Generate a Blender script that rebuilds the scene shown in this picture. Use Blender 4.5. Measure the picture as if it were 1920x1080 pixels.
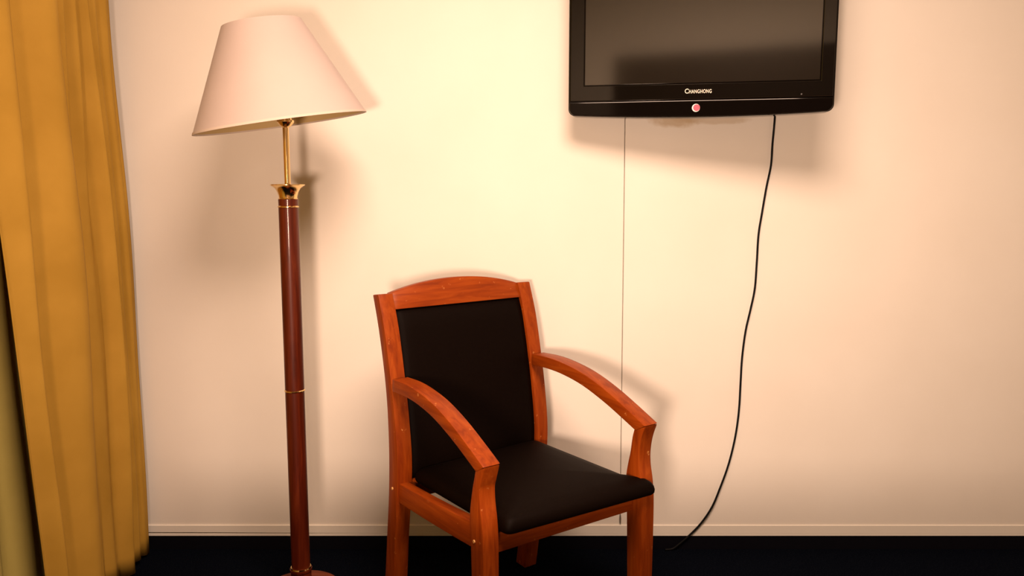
import bpy, bmesh, math, random
from mathutils import Vector, Matrix
random.seed(7)
for o in list(bpy.data.objects):
    bpy.data.objects.remove(o, do_unlink=True)
sc = bpy.context.scene
COL = sc.collection

# ------------------------------------------------------------------ camera
cam_d = bpy.data.cameras.new('camera')
cam_d.sensor_fit = 'HORIZONTAL'; cam_d.sensor_width = 36.0
cam_d.lens = 1500.0 / 1920.0 * 36.0
cam_d.clip_start = 0.02
cam = bpy.data.objects.new('camera', cam_d); COL.objects.link(cam)
cam.location = (0, -2.5, 1.18)
cam.rotation_euler = (math.radians(90 - 7.219), 0, 0)
sc.camera = cam

# ------------------------------------------------------------------ world, exposure
w = bpy.data.worlds.new('night'); sc.world = w; w.use_nodes = True
w.node_tree.nodes['Background'].inputs[0].default_value = (0.02, 0.025, 0.04, 1)
w.node_tree.nodes['Background'].inputs[1].default_value = 0.05
sc.view_settings.view_transform = 'Standard'
sc.view_settings.look = 'None'
sc.view_settings.gamma = 1.0
sc.view_settings.use_curve_mapping = False
sc.view_settings.exposure = 0.0

# reading lamp on the headboard behind the viewpoint: (position, aim, watts, cone degrees, reflector radius)
LAMPS = [((-0.33, -2.95, 0.95), (0.14, 0.0, 1.00), 228.0, 75, 0.14)]
LAMP_COLOR = (1.0, 0.68, 0.50)
# round opal ceiling lamp: (x, y, radius, watts)
CEIL_LAMP = (0.18, -1.76, 0.55, 104.0)

# ------------------------------------------------------------------ materials
def mat(name, base=(.8, .8, .8), rough=.5, metal=0., spec=.5, coat=0., coat_rough=.1):
    m = bpy.data.materials.new(name); m.use_nodes = True
    b = m.node_tree.nodes['Principled BSDF']
    b.inputs['Base Color'].default_value = (*base, 1)
    b.inputs['Roughness'].default_value = rough
    b.inputs['Metallic'].default_value = metal
    b.inputs['Specular IOR Level'].default_value = spec
    b.inputs['Coat Weight'].default_value = coat
    b.inputs['Coat Roughness'].default_value = coat_rough
    return m
def N(m, t, **kw):
    n = m.node_tree.nodes.new(t)
    for k, v in kw.items(): setattr(n, k, v)
    return n
def L(m, a, b): m.node_tree.links.new(a, b)
def bsdf(m): return m.node_tree.nodes['Principled BSDF']
def coords(m, scale=(1, 1, 1), rot=(0, 0, 0), loc=(0, 0, 0)):
    tc = N(m, 'ShaderNodeTexCoord'); mp = N(m, 'ShaderNodeMapping')
    mp.inputs['Scale'].default_value = scale; mp.inputs['Rotation'].default_value = rot
    mp.inputs['Location'].default_value = loc
    L(m, tc.outputs['Object'], mp.inputs['Vector']); return mp.outputs['Vector']
def noise(m, vec, scale, detail=3, rough=.5, dist=0.):
    n = N(m, 'ShaderNodeTexNoise'); n.inputs['Scale'].default_value = scale
    n.inputs['Detail'].default_value = detail; n.inputs['Roughness'].default_value = rough
    n.inputs['Distortion'].default_value = dist
    L(m, vec, n.inputs['Vector']); return n.outputs['Fac']
def ramp(m, fac, stops):
    r = N(m, 'ShaderNodeValToRGB'); e = r.color_ramp.elements
    while len(e) < len(stops): e.new(.5)
    for el, (p, c) in zip(e, stops): el.position = p; el.color = (*c, 1)
    L(m, fac, r.inputs['Fac']); return r.outputs['Color']
def bump(m, fac, strength, dist):
    b = N(m, 'ShaderNodeBump'); b.inputs['Strength'].default_value = strength
    b.inputs['Distance'].default_value = dist
    L(m, fac, b.inputs['Height']); L(m, b.outputs['Normal'], bsdf(m).inputs['Normal'])

def wall_mat():
    m = mat('cream_painted_panel', (.80, .765, .70), .75, spec=.2)
    v = coords(m)
    c = ramp(m, noise(m, v, 3.0, 4), [(.3, (.775, .735, .665)), (.7, (.81, .775, .71))])
    # small marks with a shape of their own: brown patches below the television, grime at the seam foot
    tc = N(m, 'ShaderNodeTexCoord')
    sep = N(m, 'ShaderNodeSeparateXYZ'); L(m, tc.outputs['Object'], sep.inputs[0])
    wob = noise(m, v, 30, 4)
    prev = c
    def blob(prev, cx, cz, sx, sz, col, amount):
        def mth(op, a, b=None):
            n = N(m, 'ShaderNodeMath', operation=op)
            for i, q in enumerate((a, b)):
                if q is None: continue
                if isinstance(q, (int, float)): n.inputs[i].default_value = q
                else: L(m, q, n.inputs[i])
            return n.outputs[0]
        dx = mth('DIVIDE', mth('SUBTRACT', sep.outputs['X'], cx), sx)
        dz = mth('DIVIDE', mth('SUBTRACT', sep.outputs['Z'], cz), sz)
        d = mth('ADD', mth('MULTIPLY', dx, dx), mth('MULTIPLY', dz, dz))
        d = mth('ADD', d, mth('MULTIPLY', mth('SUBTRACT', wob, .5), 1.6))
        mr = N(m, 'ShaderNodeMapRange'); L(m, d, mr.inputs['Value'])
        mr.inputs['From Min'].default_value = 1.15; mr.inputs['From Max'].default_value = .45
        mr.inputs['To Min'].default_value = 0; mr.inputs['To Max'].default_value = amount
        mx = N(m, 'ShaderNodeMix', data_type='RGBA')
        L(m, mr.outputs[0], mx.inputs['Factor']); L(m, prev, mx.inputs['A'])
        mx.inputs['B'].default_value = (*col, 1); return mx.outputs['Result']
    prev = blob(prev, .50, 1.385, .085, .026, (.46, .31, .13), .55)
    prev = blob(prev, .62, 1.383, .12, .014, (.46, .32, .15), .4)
    prev = blob(prev, .3535, .098, .004, .022, (.14, .09, .04), .85)
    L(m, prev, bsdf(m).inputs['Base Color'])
    bump(m, noise(m, v, 160, 3), .12, .001)
    return m
def carpet_mat():
    m = mat('dark_carpet', (.01, .012, .02), .95, spec=0.)
    v = coords(m)
    c = ramp(m, noise(m, v, 260, 2, .7), [(.35, (.0015, .002, .0045)), (.62, (.004, .0055, .0095)), (.8, (.014, .018, .022))])
    L(m, c, bsdf(m).inputs['Base Color'])
    bump(m, noise(m, v, 320, 2), .9, .006); return m
def wood_mat(name, dark, mid, light, axis, rough=.45, coat=.03, scuff=None):
    m = mat(name, mid, rough, spec=.2, coat=coat, coat_rough=.22)
    s = [14, 14, 14]; s[axis] = 1.2
    v = coords(m, tuple(s))
    f = noise(m, v, 4.5, 5, .6, .6)
    c = ramp(m, f, [(.28, dark), (.5, mid), (.75, light)])
    if scuff:
        v2 = coords(m, loc=(3, 1, 2)); f2 = noise(m, v2, 55, 4, .65)
        mr = N(m, 'ShaderNodeMapRange'); L(m, f2, mr.inputs['Value'])
        mr.inputs['From Min'].default_value = .66; mr.inputs['From Max'].default_value = .76
        mx = N(m, 'ShaderNodeMix', data_type='RGBA'); L(m, mr.outputs[0], mx.inputs['Factor'])
        L(m, c, mx.inputs['A']); mx.inputs['B'].default_value = (*scuff, 1); c = mx.outputs['Result']
    L(m, c, bsdf(m).inputs['Base Color'])
    bump(m, f, .06, .001); return m
def cloth_mat(name, a, b, scale=900, rough=.85, sheen=.2, trans=0.):
    m = mat(name, a, rough, spec=.15)
    v = coords(m)
    c = ramp(m, noise(m, v, 7, 4), [(.3, a), (.7, b)])
    L(m, c, bsdf(m).inputs['Base Color']); bsdf(m).inputs['Sheen Weight'].default_value = sheen
    bump(m, noise(m, v, scale, 2), .25, .0008); return m

M = {}
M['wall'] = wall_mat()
M['trim'] = mat('cream_gloss_trim', (.80, .77, .70), .4)
M['base'] = mat('black_vinyl_skirting', (.002, .002, .0045), .7, spec=.1)
M['carpet'] = carpet_mat()
M['ceil'] = mat('ceiling_paint', (.62, .60, .56), .85)
M['plain_wall'] = mat('room_paint', (.62, .58, .50), .8)
CH = ((.155, .020, .001), (.24, .038, .002), (.32, .062, .005))
M['wood_v'] = wood_mat('cherry_wood_upright', *CH, 2, scuff=(.58, .24, .07))
M['wood_y'] = wood_mat('cherry_wood_lengthwise', *CH, 1, scuff=(.58, .24, .07))
M['wood_x'] = wood_mat('cherry_wood_crosswise', *CH, 0, scuff=(.55, .22, .07))
M['pole'] = wood_mat('dark_mahogany', (.040, .0045, .001), (.075, .009, .002), (.125, .020, .004), 2, rough=.4, coat=.2)
bsdf(M['pole']).inputs['Coat Roughness'].default_value = .10
M['foot'] = wood_mat('mahogany_foot', (.060, .010, .003), (.115, .021, .005), (.19, .040, .010), 0, rough=.6, coat=0.)
M['dark_wood'] = wood_mat('headboard_wood', (.012, .006, .003), (.02, .01, .005), (.03, .015, .008), 0)
M['leather'] = mat('black_leatherette', (.003, .0012, .0006), .6, spec=.05)
lv = coords(M['leather']); bump(M['leather'], noise(M['leather'], lv, 420, 3), .18, .0012)
M['brass'] = mat('polished_brass', (.86, .60, .27), .14, metal=1.)
M['shade'] = cloth_mat('linen_shade', (.48, .405, .38), (.51, .43, .405), 700, .9, .1)
M['shade_in'] = mat('shade_lining', (.50, .37, .17), .8)
M['shade_rim'] = mat('shade_binding', (.56, .48, .42), .8)
M['drape'] = cloth_mat('ochre_satin_drape', (.36, .205, .027), (.42, .245, .037), 500, .8, 0.)
M['sheer'] = cloth_mat('olive_net_curtain', (.40, .33, .09), (.46, .38, .11), 700, .9, 0.)
M['gloss'] = mat('black_gloss_plastic', (.004, .003, .002), .05, spec=.8)
M['gloss2'] = mat('black_satin_plastic', (.003, .002, .0015), .08, spec=.25)
M['groove'] = mat('black_groove', (.002, .002, .002), .9, spec=.05)
M['screen'] = mat('dark_screen', (.008, .006, .003), .09, spec=.5)
bsdf(M['screen']).inputs['IOR'].default_value = 2.5
M['letter'] = mat('silver_lettering', (.85, .80, .70), .5)
M['rim'] = mat('white_ring', (.9, .88, .86), .35)
M['led'] = mat('pink_power_lens', (.62, .07, .11), .3)
bsdf(M['led']).inputs['Emission Color'].default_value = (1., .10, .16, 1)
bsdf(M['led']).inputs['Emission Strength'].default_value = .2
M['cord'] = mat('black_rubber', (.004, .004, .004), .6, spec=.12)
M['steel'] = mat('grey_steel', (.12, .12, .12), .45, metal=1.)
M['plug'] = mat('pale_wood_plug', (.62, .33, .11), .5)
M['white'] = mat('white_enamel', (.75, .73, .68), .4)
M['glass'] = mat('night_pane', (.01, .012, .018), .03)
M['added_bed'] = cloth_mat('brown_bedspread', (.10, .06, .035), (.13, .08, .045), 300)
M['bulb'] = mat('lit_bulb', (1, 1, 1), .4)
bsdf(M['bulb']).inputs['Emission Color'].default_value = (*LAMP_COLOR, 1)
bsdf(M['bulb']).inputs['Emission Strength'].default_value = 8

# ------------------------------------------------------------------ helpers
def link(name, me, m, parent=None, smooth=False):
    o = bpy.data.objects.new(name, me); COL.objects.link(o)
    if m is not None: me.materials.append(m)
    if parent is not None: o.parent = parent
    if smooth:
        for p in me.polygons: p.use_smooth = True
    return o
def from_bm(name, bm, m, parent=None, smooth=False):
    bmesh.ops.recalc_face_normals(bm, faces=bm.faces)
    me = bpy.data.meshes.new(name); bm.to_mesh(me); bm.free()
    return link(name, me, m, parent, smooth)
def bev(o, wd, seg=2, ang=30):
    md = o.modifiers.new('bevel', 'BEVEL'); md.width = wd; md.segments = seg
    md.limit_method = 'ANGLE'; md.angle_limit = math.radians(ang); md.harden_normals = False
    return o
def box(name, a, b, m, parent=None, bevel=0.):
    bm = bmesh.new()
    vs = [bm.verts.new((x, y, z)) for x in (a[0], b[0]) for y in (a[1], b[1]) for z in (a[2], b[2])]
    for f in ((0, 1, 3, 2), (4, 6, 7, 5), (0, 4, 5, 1), (2, 3, 7, 6), (0, 2, 6, 4), (1, 5, 7, 3)):
        bm.faces.new([vs[i] for i in f])
    o = from_bm(name, bm, m, parent)
    if bevel: bev(o, bevel)
    return o
def loft(name, rings, m, parent=None, smooth=True, close=True, caps=True):
    """rings: lists of points of equal length, joined one after another"""
    bm = bmesh.new()
    R = [[bm.verts.new(p) for p in r] for r in rings]
    n = len(R[0])
    for a, b in zip(R, R[1:]):
        for i in range(n if close else n - 1):
            j = (i + 1) % n
            bm.faces.new((a[i], a[j], b[j], b[i]))
    if caps and close:
        bm.faces.new(R[0][::-1]); bm.faces.new(R[-1])
    return from_bm(name, bm, m, parent, smooth)
def lathe(name, prof, m, parent=None, seg=48, caps=True):
    """prof: (radius, z) pairs"""
    rings = [[(r * math.cos(2 * math.pi * i / seg), r * math.sin(2 * math.pi * i / seg), z) for i in range(seg)] for r, z in prof]
    o = loft(name, rings, m, parent, True, True, caps)
    md = o.modifiers.new('edge', 'EDGE_SPLIT'); md.split_angle = math.radians(35)
    return o
def cr(pts, t):
    """Catmull-Rom through pts (tuples), t in 0..len-1"""
    n = len(pts); i = min(int(t), n - 2); f = t - i
    p0 = pts[max(i - 1, 0)]; p1 = pts[i]; p2 = pts[i + 1]; p3 = pts[min(i + 2, n - 1)]
    return tuple(.5 * (2 * b + (c - a) * f + (2 * a - 5 * b + 4 * c - d) * f * f + (3 * b - a - 3 * c + d) * f ** 3)
                 for a, b, c, d in zip(p0, p1, p2, p3))
def tube(name, pts, r, m, parent=None, seg=10, sub=6, radii=None):
    P = [Vector(cr(pts, i / sub)) for i in range((len(pts) - 1) * sub + 1)]
    rings = []; up = Vector((0, 1, 0.01)).normalized()
    for i, p in enumerate(P):
        t = (P[min(i + 1, len(P) - 1)] - P[max(i - 1, 0)]).normalized()
        a = t.cross(up).normalized(); b = t.cross(a).normalized()
        rings.append([p + a * (r * math.cos(2 * math.pi * k / seg)) + b * (r * math.sin(2 * math.pi * k / seg)) for k in range(seg)])
    return loft(name, rings, m, parent)
def empty(name, loc, rot=(0, 0, 0)):
    o = bpy.data.objects.new(name, None); COL.objects.link(o)
    o.location = loc; o.rotation_euler = rot; o.empty_display_size = .1
    return o
def tag(o, label, cat, group=None):
    o['label'] = label; o['category'] = cat
    if group: o['group'] = group
    return o
def struct(o, label=None, cat=None):
    o['kind'] = 'structure'
    if label: o['label'] = label
    if cat: o['category'] = cat
    return o

# ------------------------------------------------------------------ the room
XL, XR, YB, ZC = -1.42, 2.35, -3.45, 2.60
struct(box('floor', (XL - .1, YB - .1, -.1), (XR + .1, .12, 0), M['carpet']), 'dark navy carpet with a short speckled pile', 'floor')
struct(box('ceiling', (XL - .1, YB - .1, ZC), (XR + .1, .12, ZC + .1), M['ceil']), 'plain pale ceiling of the room', 'ceiling')
struct(box('wall_left', (XL - .1, YB, 0), (XL, 0, ZC), M['plain_wall']), 'cream side wall behind the curtains', 'wall')
struct(box('wall_right', (XR, YB, 0), (XR + .1, 0, ZC), M['plain_wall']), 'cream side wall to the right of the television', 'wall')
struct(box('wall_front', (XL - .1, YB - .1, 0), (XR + .1, YB, ZC), M['plain_wall']), 'cream wall opposite the television', 'wall')
SEAM = .346
wb = struct(box('wall_back', (XL, .012, 0), (XR, .12, ZC), M['trim']), 'cream panelled wall behind the chair and television', 'wall')
def slab(name, quad, y0, y1, m, parent=None, bevel=.0012):
    bm = bmesh.new()
    a = [bm.verts.new((x, y0, z)) for x, z in quad]; b = [bm.verts.new((x, y1, z)) for x, z in quad]
    bm.faces.new(a); bm.faces.new(b[::-1])
    n = len(a)
    for i in range(n): bm.faces.new((a[i], b[i], b[(i + 1) % n], a[(i + 1) % n]))
    o = from_bm(name, bm, m, parent)
    if bevel: bev(o, bevel, 2)
    return o
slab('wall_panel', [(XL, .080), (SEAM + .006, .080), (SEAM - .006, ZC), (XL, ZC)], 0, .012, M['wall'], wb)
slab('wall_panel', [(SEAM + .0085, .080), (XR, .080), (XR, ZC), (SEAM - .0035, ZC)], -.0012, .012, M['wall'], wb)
struct(slab('trim_1', [(XL, .0590), (-.95, .0575), (-.42, .0537), (XR, .0537), (XR, .082), (XL, .082)], -.0045, .012, M['trim'], None, .0010), 'cream strip along the foot of the panelled wall', 'trim')
struct(slab('trim_2', [(XL, .046), (XR, .046), (XR, .0535), (XL, .0535)], -.0045, .012, M['trim'], None, .0006), 'thin cream edging just above the black skirting', 'trim')
struct(box('baseboard_back', (XL, -.003, 0), (XR, .012, .0455), M['base']), 'low black skirting along the panelled wall', 'baseboard')
# window in the side wall, behind the net curtain
w1 = struct(empty('window_1', (XL, -1.4, .85)), 'dark window behind the net curtain', 'window')
box('window_pane', (.002, -.72, .02), (.008, .72, 1.30), M['glass'], w1)
for nm, a, b in (('window_frame', (.0, -.78, -.04), (.03, .78, .02)), ('window_frame', (.0, -.78, 1.30), (.03, .78, 1.36)),
                 ('window_frame', (.0, -.78, .02), (.03, -.72, 1.30)), ('window_frame', (.0, .72, .02), (.03, .78, 1.30)),
                 ('window_frame', (.0, -.025, .02), (.03, .025, 1.30))):
    box(nm, a, b, M['white'], w1, .003)

# ------------------------------------------------------------------ ochre drape
def curtain(name, tracks, depths, ridges, ends, x0, z0, z1, m, nz=46, per=12, hem=None, parent=None, lean=0.):
    """tracks: valleys as (y at top, middle, bottom); depths and ridge heights likewise; ends: (near wall, leading edge)"""
    zs = [z1 + (z0 - z1) * i / nz for i in range(nz + 1)]
    rows = []
    def at(tr, z):
        t = (1.72 - z) / .85
        t = max(-.6, min(2., t))
        if t < 0: return tr[0] + (tr[0] - tr[1]) * -t * .35
        return cr([(v,) for v in tr], t)[0]
    for z in zs:
        vy = [at(t, z) for t in tracks]; vd = [at(d, z) for d in depths]; rh = [at(r, z) for r in ridges]
        ys = [at(ends[0], z)] + vy + [at(ends[1], z)]
        xs = [.012] + [-d for d in vd] + [-.008]
        row = []
        for k in range(len(ys) - 1):
            a, b = ys[k], ys[k + 1]
            for j in range(per):
                f = j / per
                s = .5 - .5 * math.cos(2 * math.pi * f ** .85)
                base = xs[k] + (xs[k + 1] - xs[k]) * f
                x = base * (1 - s) + rh[k] * s
                x += .0025 * math.sin(7 * z + 5 * k + 3 * f)
                # cloth swings over towards the wall above each ridge, so that folds overlap
                x += lean * (1 - min(1., max(0., (a - ys[0]) / (ys[-1] - ys[0]))))
                row.append((x0 + x, a + (b - a) * f + .10 * max(x, 0) * s, z))
        row.append((x0 + xs[-1], ys[-1], z))
        rows.append(row)
    bm = bmesh.new()
    V = [[bm.verts.new(p) for p in r] for r in rows]
    if hem:
        for k, v in enumerate(V[-1]): v.co.z += hem(v.co.y)
    for a, b in zip(V, V[1:]):
        for i in range(len(a) - 1): bm.faces.new((a[i], a[i + 1], b[i + 1], b[i]))
    o = from_bm(name, bm, m, parent, True)
    s = o.modifiers.new('thickness', 'SOLIDIFY'); s.thickness = .002; s.offset = 0
    return o
tr = [(-.14, -.08, -.085), (-.222, -.15, -.15), (-.273, -.211, -.222), (-.334, -.273, -.293), (-.385, -.324, -.375), (-.575, -.600, -.565)]
dp = [(.008, .004, .0), (.022, .020, .008), (.020, .016, .010), (.026, .026, .018), (.026, .026, .018), (.026, .026, .026)]
rd = [(.014, .012, .012), (.016, .012, .016), (.026, .034, .028), (.016, -.012, .002), (.010, -.020, -.004), (.050, .060, .052), (.032, .032, .032)]
drape = curtain('drape', tr, dp, rd, ((-.085, -.035, -.040), (-.74, -.67, -.61)), -1.150, .012, 2.44, M['drape'],
                lean=-.036, hem=lambda y: .006 * math.sin(y * 40))
tag(drape, 'long ochre satin curtain hanging in folds at the left edge', 'curtain')
tr2 = [(-.56 - .13 * i, -.52 - .13 * i, -.48 - .13 * i) for i in range(12)]
sheer = curtain('net_curtain', tr2, [(.012, .012, .012)] * 12, [(.014, .014, .014)] * 13, ((-.42, -.38, -.34), (-2.2, -2.2, -2.2)), -1.25, .015, 2.44, M['sheer'], per=8, nz=20)
tag(sheer, 'olive net curtain hanging behind the ochre curtain', 'curtain')
rod = empty('curtain_rod', (XL, -1.3, 2.47))
bm = bmesh.new(); bmesh.ops.create_cone(bm, cap_ends=True, segments=20, radius1=.014, radius2=.014, depth=2.45, matrix=Matrix.Translation((.20, .05, 0)) @ Matrix.Rotation(math.pi / 2, 4, 'X'))
from_bm('rod', bm, M['brass'], rod, True)
for y in (-1.0, .95): box('bracket', (0, y - .01, -.015), (.19, y + .01, .015), M['brass'], rod, .002)
tag(rod, 'brass curtain rod above the curtains', 'curtain rod')

# ------------------------------------------------------------------ floor lamp
lamp = tag(empty('floor_lamp', (-.61, -.307, 0)), 'floor lamp with mahogany pole, brass fittings and tilted off-white shade', 'floor lamp')
lathe('base', [(.0, 0), (.108, 0), (.111, .006), (.111, .020), (.107, .026), (.085, .031), (.045, .036), (.0, .038)], M['foot'], lamp, 64)
lathe('foot_cup', [(.0, .034), (.034, .034), (.034, .040), (.0295, .05), (.0285, .078), (.031, .081), (.031, .087), (.0, .087)], M['pole'], lamp)
lathe('brass_ring', [(.0, .087), (.0285, .087), (.0295, .0885), (.0285, .092), (.0, .092)], M['brass'], lamp)
lathe('pole', [(.0, .090), (.0262, .090), (.0265, .6105), (.0, .6105)], M['pole'], lamp)
lathe('brass_ring', [(.0, .6100), (.0265, .6100), (.0285, .6118), (.0285, .6138), (.0265, .6155), (.0, .6155)], M['brass'], lamp)
lathe('pole', [(.0, .615), (.0265, .615), (.0265, 1.1235), (.0, 1.1235)], M['pole'], lamp)
lathe('brass_ring', [(.0, 1.1230), (.0262, 1.1230), (.0285, 1.1245), (.0285, 1.1265), (.0262, 1.1285), (.0, 1.1285)], M['brass'], lamp)
lathe('pole_cap', [(.0, 1.128), (.0262, 1.128), (.0265, 1.146), (.0, 1.146)], M['pole'], lamp)
lathe('brass_collar', [(.0, 1.1455), (.0255, 1.1455), (.0262, 1.1475), (.0245, 1.150), (.0252, 1.156), (.0285, 1.166), (.0345, 1.176), (.0435, 1.1820), (.0460, 1.1838), (.0460, 1.1858), (.042, 1.1868), (.0, 1.188)], M['brass'], lamp, 64)
lathe('rod', [(.0, 1.185), (.0082, 1.185), (.0082, 1.342), (.0, 1.342)], M['brass'], lamp, 24)
lathe('lamp_socket', [(.0, 1.338), (.009, 1.338), (.016, 1.343), (.0225, 1.352), (.0225, 1.357), (.017, 1.358), (.017, 1.41), (.0, 1.41)], M['brass'], lamp, 32)
lathe('light_bulb', [(.0, 1.40), (.013, 1.40), (.015, 1.42), (.027, 1.45), (.030, 1.475), (.022, 1.50), (.0, 1.508)], M['white'], lamp, 24)
sh = link('lamp_shade', bpy.data.meshes.new('lamp_shade'), None, lamp)
RB, RT, SH = .2285, .103, .262
bpy.data.objects.remove(sh)
sh = lathe('lamp_shade', [(RB, 0), (RT, SH), (RT - .0016, SH), (RB - .0016, 0), (RB, 0)], M['shade'], lamp, 96, caps=False)
sh.location = (-.011, 0, 1.348); sh.rotation_euler = (math.radians(3.9), math.radians(-8.3), 0)
lathe('shade_lining', [(RB - .0048, .004), (RT - .0030, SH - .003)], M['shade_in'], sh, 96, caps=False)
for r, z in ((RB, .0), (RT, SH - .006)):
    k = (RB - RT) / SH
    lathe('shade_binding', [(r + .0008, z), (r + .0008 - k * .005, z + .006), (r - .0030 - k * .005, z + .006), (r - .0030, z), (r + .0008, z)], M['shade_rim'], sh, 96, caps=False)
spd = bmesh.new()
for k in range(3):
    a = k * 2 * math.pi / 3 + .5
    bmesh.ops.create_cone(spd, cap_ends=True, segments=8, radius1=.002, radius2=.002, depth=RT + .036,
                          matrix=Matrix.Rotation(a, 4, 'Z') @ Matrix.Translation(((RT + .036) / 2, 0, SH - .09)) @ Matrix.Rotation(math.pi / 2, 4, 'Y'))
from_bm('shade_carrier', spd, M['brass'], sh, True)

# ------------------------------------------------------------------ armchair
YAW = .627
chair = tag(empty('armchair', (-.084, -.321, 0), (0, 0, YAW)), 'cherry wood armchair with black padded seat and back', 'chair')
HW = .2325; PW = .022                       # half width between post centres, half post width
def side_prism(name, front, back, u0, u1, m, parent, vs=1., vo=0., bevel=.003, sub=4):
    """front and back: matched (v, w) outlines; extruded across the chair from u0 to u1"""
    n = (len(front) - 1) * sub + 1
    F = [cr(front, i / sub) for i in range(n)]; B = [cr(back, i / sub) for i in range(n)]
    rings = []
    for (fv, fw_), (bv, bw) in zip(F, B):
        rings.append([(u0, -(fv * vs + vo), fw_), (u1, -(fv * vs + vo), fw_), (u1, -(bv * vs + vo), bw), (u0, -(bv * vs + vo), bw)])
    o = loft(name, rings, m, parent, smooth=True)
    md = o.modifiers.new('edge', 'EDGE_SPLIT'); md.split_angle = math.radians(30)
    bm2 = bmesh.new(); bm2.from_mesh(o.data)
    es = [e for e in bm2.edges if len(e.link_faces) == 2 and e.calc_face_angle() > math.radians(35)]
    bmesh.ops.bevel(bm2, geom=es, offset=bevel, segments=2, profile=.6, affect='EDGES')
    bm2.to_mesh(o.data); bm2.free()
    for p in o.data.polygons: p.use_smooth = True
    return o
RF = [(-.078, 0), (-.060, .11), (-.047, .23), (-.030, .35), (-.023, .46), (-.037, .58), (-.056, .68), (-.084, .80), (-.117, .893)]
RBK = [(-.126, 0), (-.109, .11), (-.094, .23), (-.079, .35), (-.073, .46), (-.077, .58), (-.091, .68), (-.120, .80), (-.150, .889)]
FF = [(.402, 0), (.405, .18), (.406, .36), (.401, .425), (.393, .465), (.391, .50), (.397, .535), (.411, .574)]
FB = [(.362, 0), (.357, .18), (.351, .36), (.347, .425), (.353, .465), (.361, .50), (.367, .535), (.374, .560)]
AT = [(-.045, .683), (.03, .686), (.10, .681), (.18, .667), (.265, .640), (.345, .606), (.411, .5755)]
AB = [(-.045, .650), (.03, .652), (.10, .647), (.18, .632), (.265, .604), (.335, .575), (.378, .5560)]
for s in (-1, 1):
    vs, dw = (.943, -.016) if s < 0 else (1.035, .005)
    c = s * HW
    rp = side_prism('rear_leg', RF, RBK, c - PW, c + PW, M['wood_v'], chair)
    fp = side_prism('front_leg', [(v, z + dw * (z > .5)) for v, z in FF], [(v, z + dw * (z > .5)) for v, z in FB], c - PW, c + PW, M['wood_v'], chair, vs)
    side_prism('armrest', [(v, z + dw * (.5 + v * 1.2)) for v, z in AT], [(v, z + dw * (.5 + v * 1.2)) for v, z in AB], c - PW - .0015, c + PW + .0015, M['wood_y'], chair, vs)
    side_prism('side_rail', [(-.06, .391), (.10, .396), (.25, .404), (.365 * vs, .412)] if s < 0 else [(-.06, .392), (.10, .394), (.25, .396), (.365 * vs, .398)], [(-.06, .338), (.10, .340), (.25, .345), (.365 * vs, .350)],
               c - .016 if s < 0 else c - .012, c + .012 if s < 0 else c + .016, M['wood_y'], chair, bevel=.002)
    # pale plugs over the joint screws, on the outer faces
    for par, v, z in ((rp, -.055, .372), (fp, .368 * vs, .372)):
        bm = bmesh.new()
        bmesh.ops.create_cone(bm, cap_ends=True, segments=14, radius1=.0042, radius2=.0036, depth=.003,
                              matrix=Matrix.Translation((c + s * (PW + .0008), -v, z)) @ Matrix.Rotation(s * math.pi / 2, 4, 'Y'))
        from_bm('screw_plug', bm, M['plug'], par)
# rails across
def cross_rail(name, pts, u0, u1, m):
    rings = [[(u, -v, z) for v, z in pts] for u in (u0, u1)]
    return bev(loft(name, rings, m, chair, smooth=False), .002)
fr = loft('front_rail', [[(u, -(.338 + .020 * (u + .22) / .44 + d), z + .008 * (u + .22) / .44) for d, z in ((0, .336), (0, .384), (.026, .384), (.026, .336))] for u in (-.214, .214)], M['wood_x'], chair, smooth=False)
bev(fr, .002)
cross_rail('rear_rail', [(-.065, .336), (-.065, .395), (-.038, .395), (-.038, .336)], -.214, .214, M['wood_x'])
# crest rail, arched
bm = bmesh.new(); rings = []
nn = 24
for i in range(nn + 1):
    u = -.2125 + .425 * i / nn; t = u / .2125
    zt = .8925 + .031 * (1 - abs(t) ** 2.1) 
    rings.append([(u, .1035, .850), (u, .1145 + .012, zt), (u, .1145 + .037, zt - .002), (u, .134, .850)])
cro = bev(loft('crest_rail', rings, M['wood_x'], chair, smooth=True), .003, 2, 40)
ed = cro.modifiers.new('edge', 'EDGE_SPLIT'); ed.split_angle = math.radians(35)
# padded back
bm = bmesh.new(); nu, nw = 18, 24
def back_pt(i, j, front):
    u = -.2115 + .423 * i / nu; z = .395 + .4565 * j / nw
    t = 0
    for k in range(len(RF) - 1):
        if RF[k][1] <= z <= RF[k + 1][1]: t = k + (z - RF[k][1]) / (RF[k + 1][1] - RF[k][1])
    v = cr(RF, t)[0]
    e = min(min(i, nu - i) / nu * 12, min(j, nw - j) / nw * 14, 1)
    if front: return (u, -(v - .010 + .008 * math.sin(e * math.pi / 2)), z)
    return (u, -(v - .030), z)
A = [[bm.verts.new(back_pt(i, j, True)) for i in range(nu + 1)] for j in range(nw + 1)]
B = [[bm.verts.new(back_pt(i, j, False)) for i in range(nu + 1)] for j in range(nw + 1)]
for j in range(nw):
    for i in range(nu):
        bm.faces.new((A[j][i], A[j][i + 1], A[j + 1][i + 1], A[j + 1][i]))
        bm.faces.new((B[j][i], B[j + 1][i], B[j + 1][i + 1], B[j][i + 1]))
for j in range(nw):
    bm.faces.new((A[j][0], A[j + 1][0], B[j + 1][0], B[j][0])); bm.faces.new((A[j][nu], B[j][nu], B[j + 1][nu], A[j + 1][nu]))
for i in range(nu):
    bm.faces.new((A[0][i], B[0][i], B[0][i + 1], A[0][i + 1])); bm.faces.new((A[nw][i], A[nw][i + 1], B[nw][i + 1], B[nw][i]))
from_bm('backrest', bm, M['leather'], chair, True)
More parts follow.
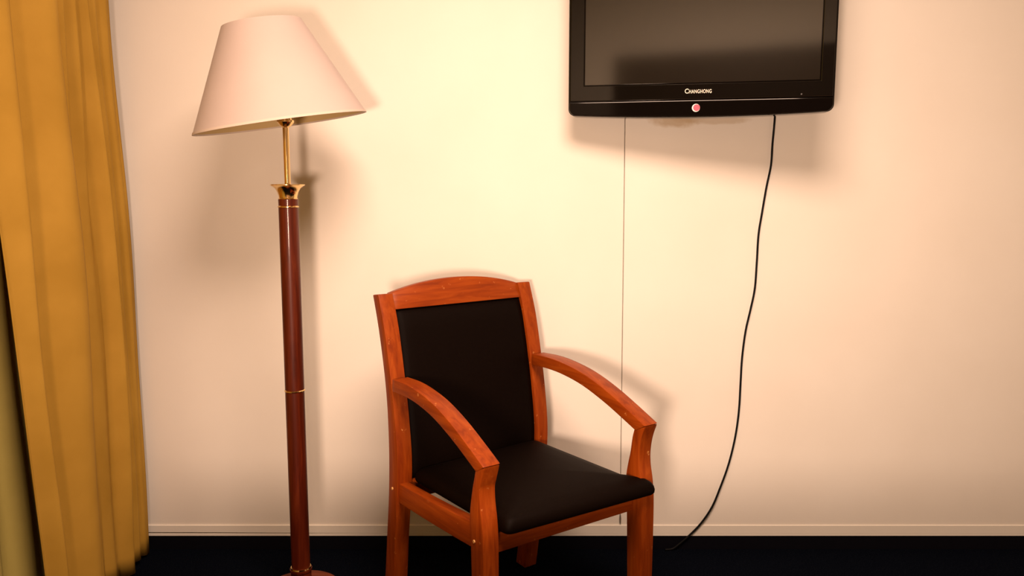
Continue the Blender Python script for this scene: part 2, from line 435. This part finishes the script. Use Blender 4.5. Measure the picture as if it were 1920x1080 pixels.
# seat cushion, sitting a little askew towards one side
def rounded(poly, rads, seg=5):
    out = []; n = len(poly)
    for i in range(n):
        p = Vector(poly[i]); a = (Vector(poly[i - 1]) - p).normalized(); b = (Vector(poly[(i + 1) % n]) - p).normalized()
        r = rads[i]
        for k in range(seg + 1):
            t = k / seg
            q0 = p + a * r; q2 = p + b * r
            out.append((q0 * (1 - t) ** 2 + p * 2 * t * (1 - t) + q2 * t * t))
    return out
def dense(pl, step=.02):
    out = []
    for i in range(len(pl)):
        a, b = pl[i], pl[(i + 1) % len(pl)]; d = (b - a).length; n = max(1, int(d / step))
        for k in range(n): out.append(a + (b - a) * (k / n))
    return out
poly = [(-.2065, -.028), (-.2065, .330), (-.2085, .412), (.234, .445), (.239, .424), (.2095, .421), (.2095, .34), (.2095, -.028)]
ol = dense(rounded(poly, [.02, .03, .02, .012, .008, .003, .02, .02]))
cen = Vector((.005, .20))
rings = []
for sc_, z in ((.95, .3955), (.985, .3965), (1.0, .401), (1.003, .409), (.995, .418), (.975, .426), (.94, .432), (.80, .440), (.55, .446), (.25, .448), (.02, .4485)):
    rings.append([((cen + (p - cen) * sc_)[0], -(cen + (p - cen) * sc_)[1], z + .010 * ((cen + (p - cen) * sc_)[1] - .2) + .014 * (cen + (p - cen) * sc_)[0]) for p in ol])
cu = loft('seat_cushion', rings, M['leather'], chair, smooth=True)

# ------------------------------------------------------------------ television
TVW, TVH = .739, .492
tv = tag(empty('television', (.165, -.10, 1.387), (0, 0, math.atan2(-.150, .723))), 'black flat-screen television mounted on the wall', 'television')
def tv_outline(inset, z0=None, z1=None, bulge=.0105, r=.020, n=20):
    x0, x1 = inset, TVW - inset
    zt = (TVH if z1 is None else z1) - (inset if z1 is None else 0)
    zb = (0 if z0 is None else z0) + (inset if z0 is None else 0)
    pts = []
    def bz(x): t = (x - TVW / 2) / (TVW / 2); return zb - bulge * (1 - t * t)
    for k in range(7):
        a = math.pi / 2 * k / 6
        pts.append((x0 + r - r * math.cos(a), bz(x0 + r) + r - r * math.sin(a)))
    for k in range(1, n): 
        x = x0 + r + (x1 - x0 - 2 * r) * k / n; pts.append((x, bz(x)))
    for k in range(7):
        a = math.pi / 2 * k / 6
        pts.append((x1 - r + r * math.sin(a), bz(x1 - r) + r - r * math.cos(a)))
    pts += [(x1, zt), (x0, zt)]
    return pts
def plate(name, pts, y0, y1, m, parent, bevel=.0015):
    bm = bmesh.new()
    a = [bm.verts.new((x, y0, z)) for x, z in pts]; b = [bm.verts.new((x, y1, z)) for x, z in pts]
    bm.faces.new(a); bm.faces.new(b[::-1])
    n = len(a)
    for i in range(n): bm.faces.new((a[i], b[i], b[(i + 1) % n], a[(i + 1) % n]))
    o = from_bm(name, bm, m, parent)
    if bevel: bev(o, bevel, 3, 40)
    return o
plate('casing', tv_outline(0), .003, .058, M['gloss2'], tv, .004)
# rear hump and the mount that carries it
box('rear_cover', (.12, .055, .09), (.62, .085, .42), M['gloss2'], tv, .012)
wm = box('wall_mount', (.30, .083, .20), (.44, .105, .33), M['steel'], tv, .002)
box('mount_arm', (.335, .100, .23), (.385, .200, .30), M['steel'], wm, .002)
# bezel frame: four glossy strips mitred round the screen
sx0, sx1, sz0, sz1 = .0455, .7010, .083, .4555
bx0, bx1, bz0, bz1 = .0065, TVW - .0055, .0405, TVH - .006
bm = bmesh.new()
o_ = [(bx0, bz0), (bx1, bz0), (bx1, bz1), (bx0, bz1)]; i_ = [(sx0, sz0), (sx1, sz0), (sx1, sz1), (sx0, sz1)]
for y in (-.001, .006):
    ov = [bm.verts.new((x, y, z)) for x, z in o_]; iv = [bm.verts.new((x, y, z)) for x, z in i_]
    for k in range(4): bm.faces.new((ov[k], ov[(k + 1) % 4], iv[(k + 1) % 4], iv[k]))
    if y < 0: o0, i0 = ov, iv
for k in range(4):
    bm.faces.new((o0[k], o0[(k + 1) % 4], ov[(k + 1) % 4], ov[k])); bm.faces.new((i0[k], i0[(k + 1) % 4], iv[(k + 1) % 4], iv[k]))
bev(from_bm('bezel', bm, M['gloss'], tv), .0012, 2, 40)
box('screen', (sx0 + .0035, .0015, sz0 + .0035), (sx1 - .0035, .006, sz1 - .0035), M['screen'], tv)
lp = plate('lower_panel', [p if p[1] < .025 else (p[0], .0375) for p in tv_outline(.004, z0=.001)], -.006, .006, M['gloss2'], tv, .003)
# lettering
def text_mesh(name, s, size, m, parent, loc, width=None, depth=.0004):
    cu_ = bpy.data.curves.new(name, 'FONT'); cu_.body = s; cu_.size = size; cu_.extrude = depth
    cu_.align_x = 'LEFT'; cu_.offset = .0001; cu_.space_character = 1.12
    t = bpy.data.objects.new(name, cu_); COL.objects.link(t)
    bpy.context.view_layer.update()
    me = bpy.data.meshes.new_from_object(t.evaluated_get(bpy.context.evaluated_depsgraph_get()))
    bpy.data.objects.remove(t)
    xs = [v.co.x for v in me.vertices]; k = width / (max(xs) - min(xs)) if width else 1
    x_0 = min(xs)
    for v in me.vertices: v.co = Vector(((v.co.x - x_0) * k, -v.co.z, v.co.y))
    return me
m1 = text_mesh('a', 'C', .0185, None, None, None, .0105)
m2 = text_mesh('b', 'HANGHONG', .0145, None, None, None, .0625)
bm = bmesh.new(); bm.from_mesh(m2)
for v in bm.verts: v.co.x += .0117
bm.from_mesh(m1)
lg = from_bm('logo', bm, M['letter'], tv); lg.location = (.3345, -.0016, .0565)
lg['label'] = 'pale lettering reading CHANGHONG'
def disc(name, r, x, z, y, d, m, parent):
    bm = bmesh.new(); bmesh.ops.create_cone(bm, cap_ends=True, segments=28, radius1=r, radius2=r * .92, depth=d, matrix=Matrix.Translation((x, y, z)) @ Matrix.Rotation(math.pi / 2, 4, 'X'))
    return from_bm(name, bm, m, parent)
pb = disc('power_button', .0118, .3665, .0150, -.0070, .004, M['rim'], tv); pb['label'] = 'round pink power light with a white rim'
disc('lens', .0097, .3680, .0155, -.0092, .002, M['led'], pb)
disc('sensor_dot', .0022, .651, .0475, -.0012, .001, M['steel'], tv)

# ------------------------------------------------------------------ power cord
cp = [(.800, 1.46), (.803, 1.393), (.799, 1.31), (.797, 1.245), (.786, 1.18), (.775, 1.098), (.767, 1.032), (.765, .948), (.762, .864), (.751, .797),
      (.738, .728), (.730, .642), (.728, .556), (.726, .468), (.717, .380), (.699, .291), (.674, .211), (.650, .147), (.617, .093), (.580, .051)]
P3 = [(x, -.0095, z) for x, z in cp] + [(.548, -.0105, .022), (.525, -.012, .0055), (.50, -.016, .004)]
cd = tube('power_cord', P3, .0032, M['cord'], None, 10, 5)
tag(cd, 'thin black power cord hanging from the television down to the floor', 'cord')

# ------------------------------------------------------------------ behind the viewpoint: headboard, bed (both added for reflection and shade), reading lamps
hb = tag(bev(box('added_headboard', (-.66, YB + .001, 0), (1.55, YB + .06, 2.08), M['dark_wood']), .004), 'tall dark wooden panel, unseen, added for the television to reflect', 'added_headboard')  # unseen panel, added to darken the lower part of the television's reflection
added_bed = tag(empty('added_bed', (.12, -2.37, 0)), 'low bedstead with a brown bedspread, unseen, added to shade the lower wall', 'added_bed')  # unseen, added and placed to keep light off the lower wall
box('bed_frame', (-.86, -1.0, 0), (.86, .98, .28), M['dark_wood'], added_bed, .01)
box('mattress', (-.85, -1.0, .28), (.85, .97, .50), M['white'], added_bed, .04)
box('shading_footboard', (-.88, .985, 0), (.88, 1.01, .555), M['dark_wood'], added_bed, .006)  # height set to shade the lower wall and chair legs
box('bedspread', (-.875, -.95, .20), (.875, .98, .53), M['added_bed'], added_bed, .03)
names = ('brass reading lamp with a wide hood on the added dark panel',)
for (pos, aim, pw, cone, rad), lb in zip(LAMPS, names):
    r = tag(empty('reading_lamp', (pos[0], YB + .06, pos[2])), lb, 'lamp')
    box('back_plate', (-.035, 0, -.05), (.035, .012, .05), M['brass'], r, .003)
    tube('arm', [(0, .008, 0), (0, .12, -.01), (0, .25, -.01), (0, pos[1] - YB - .06 - .085, 0)], .007, M['brass'], r)
    d = (Vector(aim) - Vector(pos)).normalized()
    q = d.to_track_quat('Z', 'Y')
    hd = lathe('lamp_hood', [(.012, -.10), (.04, -.095), (.095, -.05), (.145, .02), (.143, .02), (.093, -.05), (.039, -.092), (.012, -.096)], M['brass'], r, 32, caps=False)
    hd.rotation_mode = 'QUATERNION'; hd.rotation_quaternion = q; hd.location = (0, pos[1] - YB - .06, 0)
    bl = lathe('light_bulb', [(.0, -.09), (.012, -.09), (.02, -.06), (.026, -.04), (.018, -.02), (.0, -.014)], M['bulb'], hd, 20)
    ld = bpy.data.lights.new('reading_light', 'SPOT'); ld.energy = pw; ld.color = LAMP_COLOR
    ld.spot_size = math.radians(cone); ld.spot_blend = 1.0; ld.shadow_soft_size = rad
    lo = bpy.data.objects.new('reading_light', ld); COL.objects.link(lo)
    lo.location = Vector(pos) + d * .03
    lo.rotation_euler = (-d).to_track_quat('Z', 'Y').to_euler()
cl = tag(empty('ceiling_lamp', (CEIL_LAMP[0], CEIL_LAMP[1], ZC)), 'round opal ceiling lamp above the room', 'ceiling lamp')
lathe('lamp_plate', [(.0, -.001), (CEIL_LAMP[2] + .03, -.001), (CEIL_LAMP[2] + .03, -.02), (.0, -.02)], M['white'], cl, 40)
ld = bpy.data.lights.new('ceiling_light', 'AREA'); ld.shape = 'DISK'; ld.size = 2 * CEIL_LAMP[2]; ld.energy = CEIL_LAMP[3]; ld.color = LAMP_COLOR
lo = bpy.data.objects.new('ceiling_light', ld); COL.objects.link(lo); lo.location = (CEIL_LAMP[0], CEIL_LAMP[1], ZC - .03)
